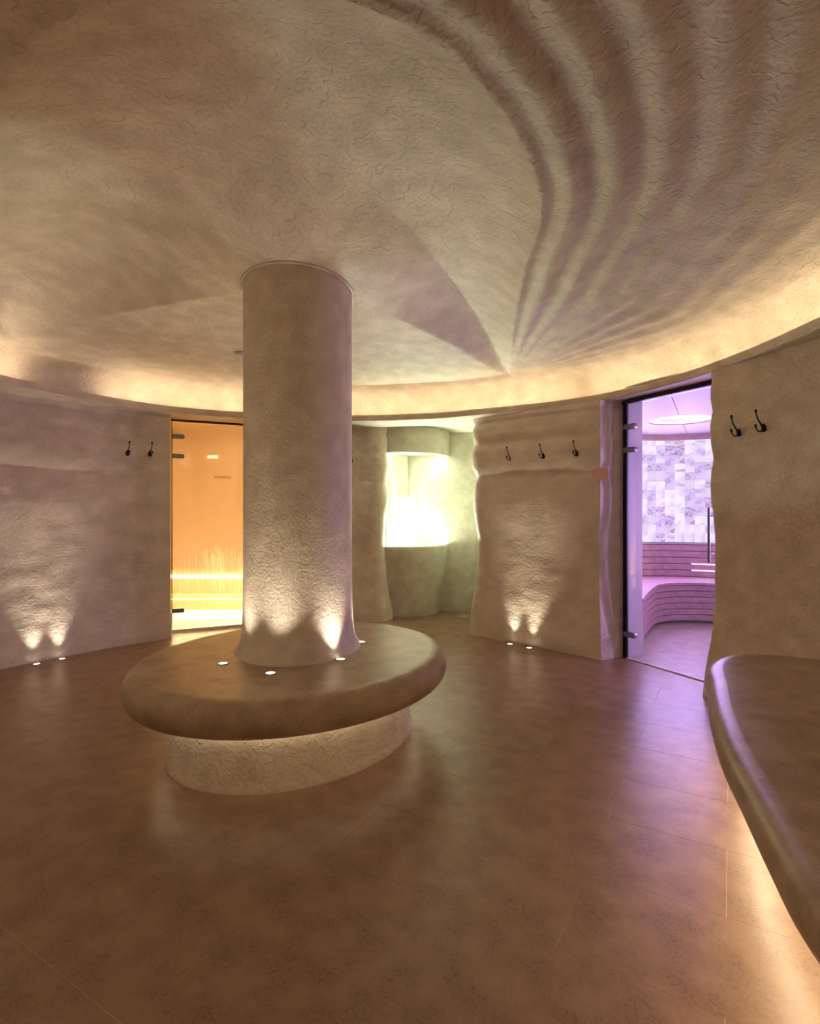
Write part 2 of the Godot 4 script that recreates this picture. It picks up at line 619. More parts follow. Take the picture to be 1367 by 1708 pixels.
func _ready() -> void:
	# ---- camera, surroundings, exposure
	var cam := Camera3D.new()
	cam.name = "camera"
	add_child(cam)
	cam.position = Vector3(0, 1.2, 0)
	cam.fov = rad_to_deg(2.0 * atan(854.0 / 905.0))
	cam.near = 0.05
	cam.far = 60.0
	cam.current = true
	var we := WorldEnvironment.new()
	we.name = "environment"
	var env := Environment.new()
	env.background_mode = Environment.BG_COLOR
	env.background_color = Color.BLACK
	env.tonemap_mode = Environment.TONE_MAPPER_LINEAR
	env.tonemap_exposure = 1.32
	env.sdfgi_enabled = true
	env.ssao_enabled = true
	env.ssil_enabled = true
	we.environment = env
	add_child(we)

	# light colours
	var warm := Color(1.0, 0.90, 0.73)
	var spot := Color(1.0, 0.95, 0.85)
	var green := Color(0.95, 1.0, 0.89)
	var violet := Color(0.80, 0.66, 1.0)
	var orange := Color(1.0, 0.85, 0.60)
	var amber := Color(1.0, 0.87, 0.64)

	make_materials()
	make_curves()

	# ---- setting
	make_floor()
	make_ceiling()
	var white := func(_q): return 1.0
	# left wall: rolls die out towards the hammam door
	var left_path := rounded([Vector2(-0.2, -1.3), Vector2(-1.4, -1.0), Vector2(-2.45, -0.1), Vector2(-3.05, 1.2), Vector2(-3.24, 2.6), Vector2(-3.20, 3.7), Vector2(-3.117, 4.13), Vector2(-2.86, 4.506), Vector2(-2.655, 4.784), Vector2(-2.262, 5.157), Vector2(-2.375, 5.40)], [0, 0.5, 0.5, 0.5, 0.5, 0.3, 0.15, 0.1, 0.1, 0.012, 0])
	var left_amt := func(q: Vector2): return clampf((-2.38 - q.x) / 0.6, 0.0, 1.0)
	wall("wall_left", left_path, LIP_Y, left_amt, 0.24, M.plaster, Vector2(0.01, 0.34))
	# between hammam door and ice niche
	var back_path := rounded([Vector2(-1.56, 5.80), Vector2(-1.46, 5.56), Vector2(-0.95, 5.84), Vector2(-0.6, 5.93), Vector2(-0.185, 5.93), Vector2(-0.20, 6.3)], [0, 0.02, 0.1, 0.1, 0.22, 0])
	var back_amt := func(q: Vector2): return clampf((q.x + 1.4) / 0.5, 0.0, 0.75)
	wall("wall_back", back_path, LIP_Y + 0.03, back_amt, 0.2, M.plaster, Vector2(0.36, 0.34))
	# between ice niche and sauna door
	var mid_path := rounded([Vector2(0.80, 5.95), Vector2(0.545, 5.36), Vector2(0.70, 5.2), Vector2(1.01, 4.91), Vector2(1.545, 4.395), Vector2(1.79, 4.505)], [0, 0.14, 0.06, 0.2, 0.012, 0])
	var mid_amt := func(q: Vector2): return clampf(1.05 - (q.x - 0.55) * 0.35, 0.62, 1.0) * (1.0 - smoothstep(1.56, 1.78, q.x))
	wall("wall_back_right", mid_path, LIP_Y, mid_amt, 0.22, M.plaster, Vector2(0.85, 0.36))
	# right of the sauna door, round behind the camera
	var right_path := rounded([Vector2(2.15, 3.67), Vector2(1.905, 3.555), Vector2(2.10, 3.0), Vector2(2.22, 2.4), Vector2(2.3, 1.6), Vector2(2.2, 0.6), Vector2(1.7, -0.35), Vector2(0.8, -1.1), Vector2(-0.3, -1.32)], [0, 0.03, 0.3, 0.3, 0.4, 0.4, 0.4, 0.4, 0])
	var right_amt := func(q: Vector2): return clampf(0.55 + (3.4 - q.y) * 0.4, 0.0, 0.7) * (1.0 - smoothstep(1.93, 2.14, q.x) * step_at(3.58, q.y))
	wall("wall_right", right_path, LIP_Y, right_amt, 0.24, M.plaster, Vector2(0.36, 0.01))

	make_niche(green)
	make_hammam(orange, amber)
	make_sauna(violet)
	make_bench(warm)
	make_wall_bench(warm)
	make_column()
	make_cove(warm)

	# ---- small things
	coat_hook(left_path, left_amt, 215.0, 755.0, "black coat hook farther from the hammam door on the lilac wall")
	coat_hook(left_path, left_amt, 251.0, 756.5, "black coat hook closer to the hammam door on the lilac wall")
	coat_hook(back_path, back_amt, 586.5, 768.0, "black coat hook half hidden behind the column")
	coat_hook(mid_path, mid_amt, 846.5, 763.5, "black coat hook beside the ice niche, first of three in a row")
	coat_hook(mid_path, mid_amt, 901.5, 760.0, "middle black coat hook of the three in a row")
	coat_hook(mid_path, mid_amt, 957.5, 755.5, "black coat hook of the row of three closest to the sauna door")
	coat_hook(right_path, right_amt, 1223.0, 721.0, "black coat hook next to the sauna opening above the wall bench")
	coat_hook(right_path, right_amt, 1264.0, 713.0, "black coat hook above the wall bench, farther from the sauna opening")

	# floor uplights at the foot of the walls
	for u in [[left_path, 56.0, 1107.0, "floor uplight at the foot of the lilac wall, farther from the hammam door"], [left_path, 98.0, 1096.0, "floor uplight at the foot of the lilac wall, closer to the hammam door"], [mid_path, 856.0, 1070.0, "floor uplight at the wall foot closer to the ice niche"], [mid_path, 888.0, 1077.0, "floor uplight at the wall foot closer to the sauna door"]]:
		var h := hit(u[0], u[1])
		var n := inward(u[0])[h[1]]
		var p: Vector2 = h[0] + n * 0.058
		uplight(v3(p.x, 0.001, p.y), Vector3(-n.x * 0.11, 1.0, n.y * 0.11), spot, 0.42, 29.0, u[3], "recessed uplights in the floor")
	# further wall uplights of the same kind, round the part of the room behind the camera
	for u in [[Vector2(-3.17, 2.7), Vector2(1, 0), "floor uplight at the foot of the wall, outside the picture beyond the lilac wall"], [Vector2(-2.92, 1.1), Vector2(0.9, 0.35), "floor uplight beside the camera at the foot of the wall"], [Vector2(-1.75, -0.6), Vector2(0.6, 0.8), "floor uplight behind the camera at the foot of the wall"], [Vector2(0.35, -1.12), Vector2(-0.2, 0.97), "floor uplight straight behind the camera at the wall"]]:
		uplight(v3(u[0].x, 0.001, u[0].y), Vector3(u[1].x * 0.1, 1.0, -u[1].y * 0.1), spot, 2.2, 34.0, u[2], "recessed uplights in the floor")
	var tops := [[372.0, 1107.0, "bench-top uplight facing the hammam side of the column"], [451.0, 1123.0, "bench-top uplight in front of the column, lowest in the picture"], [568.0, 1100.0, "bench-top uplight on the sauna side in front of the column"], [602.0, 1071.0, "bench-top uplight beside the column facing the ice niche"]]
	for t in tops:
		var d: float = 905.0 * (1.2 - BENCH_TOP) / (t[1] - 854.0)
		var p := Vector2((t[0] - 683.5) / 905.0 * d, d)
		var to := (COLUMN - p).normalized()
		uplight(v3(p.x, BENCH_TOP + 0.001, p.y), Vector3(to.x * 0.17, 1.0, -to.y * 0.17), spot, 0.3, 42.0, t[2], "recessed uplights in the bench top")

	# smoke detector on the ceiling beside the column
	var det := base("smoke_detector", v3(-1.345, ceiling_y(Vector2(-1.345, 4.33), 1.0) - 0.028, 4.33))
	tag(det, "small white round detector on the ceiling beside the column", "detector")
	obj("body", Shape.new().lathe([Vector2(0.0, 0.0), Vector2(0.03, 0.001), Vector2(0.043, 0.006), Vector2(0.048, 0.016), Vector2(0.048, 0.03), Vector2(0.0, 0.03)], 28).mesh(), M.white, det)
	obj("sensor_cap", Shape.new().lathe([Vector2(0.0, -0.008), Vector2(0.014, -0.007), Vector2(0.018, 0.0), Vector2(0.018, 0.002)], 20).mesh(), M.white, det)

	# acrylic plate on the wall by the sauna door
	var hs := hit(mid_path, 1001.0)
	var sn := inward(mid_path)[hs[1]]
	var sp: Vector2 = hs[0]
	var sy := height_of(790.5, sp.y)
	sp += sn * (roll(sy) * 0.7 + 0.006)
	var plate := base("wall_plate", v3(sp.x, sy, sp.y), frame(Vector2(-sn.y, sn.x)))
	tag(plate, "small translucent salmon plate on the wall beside the sauna door", "wall plate")
	obj("panel", Shape.new().box(Vector3(0.125, 0.098, 0.008), Vector3(0, 0, 0.022), Basis.IDENTITY, 0.002).mesh(), M.acrylic, plate)
	for sx in [-0.052, 0.052]:
		obj("standoff", Shape.new().lathe([Vector2(0.005, 0.0), Vector2(0.005, 0.03), Vector2(0.004, 0.032), Vector2(0.0, 0.032)], 12).mesh(), M.steel, plate).transform = Transform3D(Basis(Vector3.RIGHT, PI / 2), Vector3(sx, 0, -0.002))

	# floor drain in the niche
	var drain := base("floor_drain", v3(0.60, 0.002, 6.2))
	tag(drain, "square steel floor drain in front of the ice basin", "drain")
	var dr := Shape.new()
	for s in [[0.0, 0.06, 0.13, 0.012], [0.0, -0.06, 0.13, 0.012]]: dr.box(Vector3(s[2], 0.006, s[3]), Vector3(s[0], 0.001, s[1]), Basis.IDENTITY, 0.001)
	for s in [[0.06, 0.0, 0.012, 0.11], [-0.06, 0.0, 0.012, 0.11]]: dr.box(Vector3(s[2], 0.006, s[3]), Vector3(s[0], 0.001, s[1]), Basis.IDENTITY, 0.001)
	obj("frame", dr.mesh(), M.steel, drain)
	for k in 6:
		obj("bar", Shape.new().box(Vector3(0.108, 0.004, 0.008), Vector3(0, 0.0, -0.045 + 0.018 * k), Basis.IDENTITY, 0.001).mesh(), M.steel, drain)

func step_at(limit: float, x: float) -> float:
	return 1.0 if x > limit else 0.0

func make_materials() -> void:
	var h := plaster_height(11)
	var tone := tone_texture(21, Color(0.86, 0.83, 0.79), Color(1.0, 0.98, 0.95), 0.006)
	M.plaster = plastered(Color(0.875, 0.84, 0.80), tone, h, 1.25, 1.25, 0.62)
	M.ceiling = plastered(Color(0.875, 0.84, 0.80), tone, h, 1.35, 1.35, 0.62)
	M.column = plastered(Color(0.875, 0.84, 0.80), tone, h, 1.0, 0.9, 0.5)
	var smooth := tone_texture(31, Color(0.80, 0.76, 0.71), Color(1.0, 0.98, 0.95), 0.008, 0.08)
	M.polished = plastered(Color(0.72, 0.645, 0.56), smooth, h, 1.6, 0.12, 0.36)
	M.niche = plastered(Color(0.82, 0.825, 0.78), tone, h, 1.1, 0.4, 0.6)
	M.inner = mat(Color(0.88, 0.78, 0.62), 0.6)
	var stone := tone_texture(51, Color(0.84, 0.77, 0.70), Color(1.0, 0.96, 0.91), 0.010, 0.34)
	M.tile = plastered(Color(0.60, 0.50, 0.43), stone, tone_height(), 1.7, 0.16, 0.34)
	M.tile.uv1_scale = Vector3.ONE / 1.7
	M.grout = mat(Color(0.78, 0.70, 0.58), 0.8)
	M.iron = mat(Color(0.035, 0.03, 0.03), 0.45, 0.3)
	M.steel = mat(Color(0.55, 0.55, 0.57), 0.3, 1.0)
	M.dark_metal = mat(Color(0.16, 0.15, 0.18), 0.35, 0.8)
	M.seal = mat(Color(0.02, 0.02, 0.025), 0.5)
	M.white = mat(Color(0.85, 0.84, 0.82), 0.4)
	M.lens = glow(Color(1.0, 0.95, 0.85), 6.0)
	var gl := mat(Color(0.95, 0.97, 1.0, 0.06), 0.02)
	gl.transparency = BaseMaterial3D.TRANSPARENCY_ALPHA
	M.glass = gl
	var fm := mat(Color(1, 1, 1, 1), 0.6)
	fm.transparency = BaseMaterial3D.TRANSPARENCY_ALPHA
	fm.albedo_texture = condensation_texture()
	fm.backlight_enabled = true
	fm.backlight = Color(1, 1, 1)
	M.film = fm
	var ac := mat(Color(0.90, 0.72, 0.62), 0.25)
	ac.backlight_enabled = true
	ac.backlight = Color(0.6, 0.6, 0.6)
	M.acrylic = ac
	M.print = mat(Color(0.22, 0.2, 0.2), 0.6)
	M.wood = plastered(Color(0.72, 0.56, 0.64), tone_texture(61, Color(0.82, 0.76, 0.72), Color(1, 0.97, 0.95), 0.01), null, 0.9, 0.0, 0.5)
	M.wood_dark = mat(Color(0.10, 0.05, 0.06), 0.7)
	M.sauna_plain = mat(Color(0.66, 0.64, 0.65), 0.55)
	M.sauna_panel = mat(Color(0.60, 0.58, 0.62), 0.5)
	M.sauna_floor = plastered(Color(0.66, 0.61, 0.62), stone, null, 1.7, 0.0, 0.4)

func tone_height() -> ImageTexture:
	return grey_texture(noise_bytes(91, 0.02, 512, FastNoiseLite.FRACTAL_FBM, 5), 512)

func make_floor() -> void:
	# room and niche outline
	var room := PackedVector2Array([Vector2(-0.3, -1.32), Vector2(-1.5, -1.05), Vector2(-2.5, -0.15), Vector2(-3.1, 1.2), Vector2(-3.3, 2.6), Vector2(-3.25, 3.8), Vector2(-3.16, 4.2), Vector2(-2.7, 4.85), Vector2(-2.37, 5.2), Vector2(-2.40, 5.43), Vector2(-1.58, 5.80), Vector2(-1.4, 5.7), Vector2(-0.95, 5.95), Vector2(-0.95, 6.9), Vector2(1.1, 6.9), Vector2(1.1, 5.9), Vector2(0.75, 5.4), Vector2(1.08, 5.0), Vector2(1.6, 4.5), Vector2(1.79, 4.50), Vector2(2.17, 3.72), Vector2(2.0, 3.5), Vector2(2.2, 3.0), Vector2(2.32, 2.4), Vector2(2.4, 1.6), Vector2(2.3, 0.5), Vector2(1.75, -0.45), Vector2(0.8, -1.2)])
	var under := Shape.new().cap(room, -0.0008, true)
	under.cap(room, -0.12, false)
	var fl := struct("floor", under.mesh(), M.grout)
	# half-bond tiles laid on the slant
	var th := 1.0365
	var da := Vector2(-sin(th), cos(th))
	var db := Vector2(cos(th), sin(th))
	var tw := 0.308 * 1.2
	var tl := 0.6705 * 1.2
	for r in range(-14, 26):
		var b0 := 0.934 * 1.2 + r * tw
		var a_off := (0.681 if posmod(r, 2) == 0 else 0.346) * 1.2
		for c in range(-9, 9):
			var a0 := a_off + c * tl
			var g := 0.0009
			var q := PackedVector2Array()
			for e in [[a0 + g, b0 + g], [a0 + tl - g, b0 + g], [a0 + tl - g, b0 + tw - g], [a0 + g, b0 + tw - g]]:
				q.append(da * e[0] + db * e[1])
			for piece in Geometry2D.intersect_polygons(q, room):
				if piece.size() < 3: continue
				obj("tile", tile_mesh(piece), M.tile, fl)

func tile_mesh(o: PackedVector2Array) -> ArrayMesh:
	var area := 0.0
	for k in o.size(): area += o[k].cross(o[(k + 1) % o.size()])
	if area < 0: o.reverse()
	var s := Shape.new()
	s.cap(o, 0.0, true)
	for k in o.size():
		var a := o[k]
		var b := o[(k + 1) % o.size()]
		s.quad(v3(b.x, 0.0, b.y), v3(a.x, 0.0, a.y), v3(a.x, -0.004, a.y), v3(b.x, -0.004, b.y))
	return s.mesh()

func make_ceiling() -> void:
	# one continuous plaster shell: soffit, ledge, cove and the rippled ceiling
	var s := Shape.new()
	var n := lip.size()
	var ring := func(inset: float, y: float) -> PackedVector3Array:
		var row := PackedVector3Array()
		for k in n:
			var p := lip[k] + lip_in[k] * inset
			row.append(v3(p.x, y, p.y))
		return row
	# soffit above the wall heads and the face of the ledge
	s.sheet([ring.call(-0.40, LIP_Y), ring.call(-0.2, LIP_Y), ring.call(-0.012, LIP_Y)], true, false, true)
	s.sheet([ring.call(-0.012, LIP_Y), ring.call(-0.004, LIP_Y + 0.002), ring.call(0.0, LIP_Y + 0.008), ring.call(0.0, LIP_Y + 0.052), ring.call(-0.004, LIP_Y + 0.058), ring.call(-0.012, LIP_Y + 0.06)], true, false, true)
	s.sheet([ring.call(-0.012, LIP_Y + 0.06), ring.call(-0.03, LIP_Y + 0.06)], true, false, true)
	s.sheet([ring.call(-0.03, LIP_Y + 0.06), ring.call(-0.03, LIP_Y + 0.02)], true, false, true)
	s.sheet([ring.call(-0.03, LIP_Y + 0.02), ring.call(-0.15, LIP_Y + 0.02)], true, false, true)
	# cove: back curves over into the ceiling edge
	var rows := []
	for q in [[-0.15, 0.02], [-0.152, 0.06], [-0.15, 0.10], [-0.142, 0.145], [-0.125, 0.19], [-0.095, 0.228], [-0.055, 0.258], [-0.01, 0.275], [0.03, 0.279], [0.055, 0.281], [0.075, 0.288]]:
		rows.append(ring.call(q[0], LIP_Y + q[1]))
	var steps := 130
	for r in range(1, steps + 1):
		var t := float(r) / steps
		var row := PackedVector3Array()
		for k in n:
			var p := lip[k] + lip_in[k] * 0.075
			var e := (CENTRE - p).length() * t
			p = p.lerp(CENTRE, t)
			var y := ceiling_y(p, e)
			y = lerpf(LIP_Y + 0.288, y, smoothstep(0.0, 0.12, e))
			row.append(v3(p.x, y, p.y))
		rows.append(row)
	s.sheet(rows, true, false, true)
	# top side, so that the shell has thickness
	var roof := PackedVector2Array()
	for k in range(0, n, 6): roof.append(lip[k] - lip_in[k] * 0.40)
	s.cap(roof, 2.95, true)
	s.sheet([ring.call(-0.40, 2.95), ring.call(-0.40, LIP_Y)], true, false, true)
	struct("ceiling", s.mesh(), M.ceiling)

func make_cove(warm: Color) -> void:
	# hidden light strip lying in the cove all round, in eight lengths
	var n := lip.size()
	var each := n / 8
	var first := 0                     # the strips butt together, but for one gap on the lilac wall
	for k in n:
		if lip[k].distance_to(Vector2(-2.62, 4.5)) < lip[first].distance_to(Vector2(-2.62, 4.5)): first = k
	for part in 8:
		var pts := PackedVector3Array()
		var k := first + part * each + (3 if part == 0 else 0)
		var stop := first + (part + 1) * each - (4 if part == 7 else 0)
		while k <= stop:
			var q := lip[k % n] - lip_in[k % n] * 0.085
			pts.append(v3(q.x, LIP_Y + 0.032, q.y))
			k += 6
		var up := func(m: Vector3): return (Vector3.UP + Vector3(CENTRE.x - m.x, 0, -CENTRE.y - m.z).normalized() * 0.3).normalized()
		led_run("cove_light_strip", pts, up, warm, 0.17, 1.2, 2, "warm light strip hidden behind the cove ledge, all round the ceiling", "light strips hidden in the ceiling cove")

func make_column() -> void:
	var root := base("oval_column", v3(COLUMN.x, BENCH_TOP, COLUMN.y))
	tag(root, "thick oval plaster column rising from the central bench to the ceiling", "column", "", "thing")
	var rows := []
	var ys := [0.0, 0.006, 0.015, 0.03, 0.05, 0.08, 0.12, 0.17, 0.25]
	while ys[-1] < 2.3: ys.append(ys[-1] + 0.06)
	for y in ys:
		var out: float = 0.042 * exp(-y / 0.045) + 0.008 * exp(-y / 0.2)
		var row := PackedVector3Array()
		for k in 96:
			var a := TAU * k / 96
			var most := ceiling_y(COLUMN + Vector2(cos(a) * COL_A, -sin(a) * COL_B), 1.5) - BENCH_TOP + 0.004
			row.append(Vector3(cos(a) * (COL_A + out), minf(y, most), sin(a) * (COL_B + out)))
		rows.append(row)
	obj("shaft", Shape.new().sheet(rows, true, false, false).mesh(), M.column, root)
	# plaster collar where the shaft meets the ceiling
	var ring := []
	for e in [[0.002, -0.012], [0.011, -0.012], [0.013, -0.008], [0.013, 0.012]]:
		var row := PackedVector3Array()
		for k in 96:
			var a := TAU * k / 96
			var q := COLUMN + Vector2(cos(a) * COL_A, -sin(a) * COL_B)
			var y := ceiling_y(q, 1.5) - BENCH_TOP
			row.append(Vector3(cos(a) * (COL_A + e[0]), y + e[1], sin(a) * (COL_B + e[0])))
		ring.append(row)
	obj("collar", Shape.new().sheet(ring, true, false, false).mesh(), M.column, root)

const BENCH_TOP := 0.43

func ellipse(c: Vector2, a: float, b: float, sides: int, pw := 2.0, turn := 0.0) -> PackedVector2Array:
	var o := PackedVector2Array()
	for k in sides:
		var t := TAU * k / sides
		o.append(c + Vector2(signf(cos(t)) * pow(absf(cos(t)), 2.0 / pw) * a, signf(sin(t)) * pow(absf(sin(t)), 2.0 / pw) * b).rotated(turn))
	return o

func make_bench(warm: Color) -> void:
	var root := base("round_bench")
	tag(root, "low oval plaster bench with a thick rounded seat around the column", "bench")
	obj("seat", slab(ellipse(Vector2(-0.6204, 3.0244), 0.7935, 0.8974, 120, 2.0, -0.598), BENCH_TOP - 0.16, BENCH_TOP, 0.085, 16, 0.75).mesh(), M.polished, root)
	var rows := []
	for q in [[0.0, 0.012], [0.012, 0.012], [0.03, 0.006], [0.06, 0.0], [0.12, -0.008], [0.2, -0.012], [0.276, -0.012]]:
		var row := PackedVector3Array()
		for p in ellipse(Vector2(-0.605, 2.955), 0.562 + q[1], 0.684 + q[1], 110, 2.0, -0.6): row.append(v3(p.x, q[0], p.y))
		rows.append(row)
	obj("plinth", Shape.new().sheet(rows, true, false, true).mesh(), M.plaster, root)
	var pts := PackedVector3Array()
	for p in ellipse(Vector2(-0.608, 2.975), 0.60, 0.72, 48, 2.0, -0.6): pts.append(v3(p.x, BENCH_TOP - 0.169, p.y))
	pts.append(pts[0])
	var down := func(_m): return Vector3.DOWN
	led_run("bench_light_strip", pts, down, warm, 0.024, 0.6, 2, "warm light strip under the seat of the oval bench")

func make_wall_bench(warm: Color) -> void:
	var edge := [Vector2(2.32, 2.55), Vector2(2.05, 2.84), Vector2(1.80, 2.925), Vector2(1.63, 2.86), Vector2(1.465, 2.69), Vector2(1.325, 2.42), Vector2(1.17, 2.12), Vector2(1.018, 1.78), Vector2(0.918, 1.5), Vector2(0.834, 1.266), Vector2(0.773, 1.07), Vector2(0.735, 0.8), Vector2(0.76, 0.45), Vector2(0.95, 0.1), Vector2(1.3, -0.1), Vector2(1.75, 0.0), Vector2(2.15, 0.6), Vector2(2.3, 1.4), Vector2(2.36, 2.1)]
	var o := spline(edge, true, 0.05)
	var root := base("wall_bench")
	tag(root, "broad curved plaster bench along the wall with a thick rounded edge", "bench")
	obj("seat", slab(o, 0.32, 0.45, 0.075, 14, 0.75).mesh(), M.polished, root)
	var n := inward(o, true)
	var foot := PackedVector2Array()
	for k in o.size(): foot.append(o[k] - n[k] * 0.0)
	var in_ := Geometry2D.offset_polygon(o, -0.24)
	var rows := []
	for y in [0.0, 0.325]:
		var row := PackedVector3Array()
		for p in in_[0]: row.append(v3(p.x, y, p.y))
		rows.append(row)
	obj("plinth", Shape.new().sheet(rows, true, false, false).mesh(), M.plaster, root)
	var line := Geometry2D.offset_polygon(o, -0.19)[0]
	var pts := PackedVector3Array()
	var start := 0
	for k in line.size():
		if line[k].distance_to(Vector2(1.75, 2.75)) < line[start].distance_to(Vector2(1.75, 2.75)): start = k
	var sg := 1
	var nxt := line[(start + 3) % line.size()]
	if nxt.x > line[start].x: sg = -1
	var last := Vector2(99, 99)
	for k in line.size():
		var p := line[posmod(start + sg * k, line.size())]
		if p.x > 1.4 and p.y < 0.6: break
		if p.distance_to(last) > 0.1:
			pts.append(v3(p.x, 0.312, p.y)); last = p
	var down := func(_m): return Vector3.DOWN
	led_run("bench_light_strip", pts, down, warm, 0.28, 1.5, 2, "warm light strip under the seat of the curved wall bench")

func make_niche(green: Color) -> void:
	var path := rounded([Vector2(-0.215, 6.29), Vector2(-0.72, 6.40), Vector2(-0.85, 6.68), Vector2(-0.2, 6.74), Vector2(0.37, 6.58), Vector2(0.95, 6.48), Vector2(0.76, 5.72)], [0, 0.05, 0.15, 0.3, 0.4, 0.1, 0])
	var amt := func(_q): return 0.0
	wall("wall_niche", path, 2.17, amt, 0.1, M.niche)
	var c := PackedVector2Array([Vector2(-1.0, 5.78), Vector2(-0.6, 5.80), Vector2(0.33, 5.66), Vector2(0.72, 5.48), Vector2(1.15, 5.25), Vector2(1.2, 6.9), Vector2(-1.0, 6.95)])
	var s := Shape.new().cap(c, 2.16, false)
	s.cap(c, 2.26, true)
	struct("ceiling_niche", s.mesh(), M.niche)
	var at := Vector2(-0.13, 6.66)
	var root := base("ice_fountain", v3(at.x, 0, at.y))
	tag(root, "pale plaster ice fountain in the glowing niche, basin below and drum canopy above", "ice fountain")
	# basin: round wall, narrower at the foot, hollow inside
	var prof := []
	for q in [[0.50, 0.0], [0.512, 0.1], [0.53, 0.25], [0.55, 0.4], [0.572, 0.55], [0.59, 0.68], [0.60, 0.76], [0.602, 0.79], [0.597, 0.806], [0.585, 0.812], [0.565, 0.808], [0.555, 0.795], [0.545, 0.74], [0.52, 0.6], [0.3, 0.56], [0.0, 0.55]]:
		prof.append(Vector2(q[0], q[1]))
	obj("basin", Shape.new().lathe(prof, 72).mesh(), M.niche, root)
	# canopy drum with a recessed underside
	var cp := []
	for q in [[0.55, 1.90], [0.55, 1.868], [0.606, 1.866], [0.612, 1.872], [0.612, 2.158]]:
		cp.append(Vector2(q[0], q[1]))
	var cn := obj("canopy", hard_lathe(cp, 72).mesh(), M.niche, root)
	obj("underside", Shape.new().lathe([Vector2(0.0, 1.895), Vector2(0.552, 1.895)], 48).mesh(), M.niche, cn)
	# chute through which the ice falls
	obj("chute", hard_lathe([Vector2(0.0, 1.40), Vector2(0.085, 1.375), Vector2(0.098, 1.365), Vector2(0.103, 1.375), Vector2(0.103, 1.90)], 40).mesh(), M.niche, root)
	# lights: ring in the canopy, ring inside the basin
	var pts := PackedVector3Array()
	for p in ellipse(at, 0.50, 0.50, 40).slice(20): pts.append(v3(p.x, 1.885, p.y))
	var down := func(_m): return Vector3.DOWN
	led_run("canopy_light_ring", pts, down, green, 0.45, 3.0, 4, "greenish white light ring under the drum canopy of the ice fountain")
	var pts2 := PackedVector3Array()
	for k in 13: pts2.append(v3(at.x - 0.45 + 0.075 * k, 0.74, 6.585))
	var up := func(_m): return Vector3(0, 1.0, 1.9).normalized()
	led_run("basin_light_strip", pts2, up, green, 7.0, 4.0, 4, "greenish white light strip inside the ice basin")

func hard_lathe(prof: Array, sides: int) -> Shape:
	var s := Shape.new()
	for k in prof.size() - 1: s.lathe([prof[k], prof[k + 1]], sides)
	return s

func hinge(door: Node3D, x: float, y: float, long := 0.1) -> void:
	var rows := []
	var out := PackedVector2Array()
	var h := 0.022
	out.append(Vector2(-0.012, -h)); 
	for k in 9:
		var a := -PI / 2 + PI * k / 8
		out.append(Vector2(long - 0.016 + cos(a) * 0.014, sin(a) * h))
	out.append(Vector2(-0.012, h))
	for z in [-0.016, 0.014, 0.018]:
		var row := PackedVector3Array()
		for p in out: row.append(Vector3(x + p.x * (1.0 if z < 0.015 else 0.96), y + p.y * (1.0 if z < 0.015 else 0.88), z))
		rows.append(row)
	var s := Shape.new().sheet(rows, true, false, false)
	var at := s.v.size()
	for p in rows[2]:
		s.v.append(p); s.uv.append(Vector2.ZERO)
	for k in range(1, out.size() - 1): s.tri(at, at + k + 1, at + k)
	obj("hinge", s.mesh(), M.steel, door)

func letters(door: Node3D, text: String, at: Vector3, high: float, m: Material) -> void:
	var f := SystemFont.new()
	f.font_names = PackedStringArray(["Droid Serif"])
	var t := TextMesh.new()
	t.text = text
	t.font = f
	t.font_size = 32
	t.pixel_size = high / 23.0
	t.depth = 0.0006
	var o := obj("lettering", t, m, door)
	o.position = at

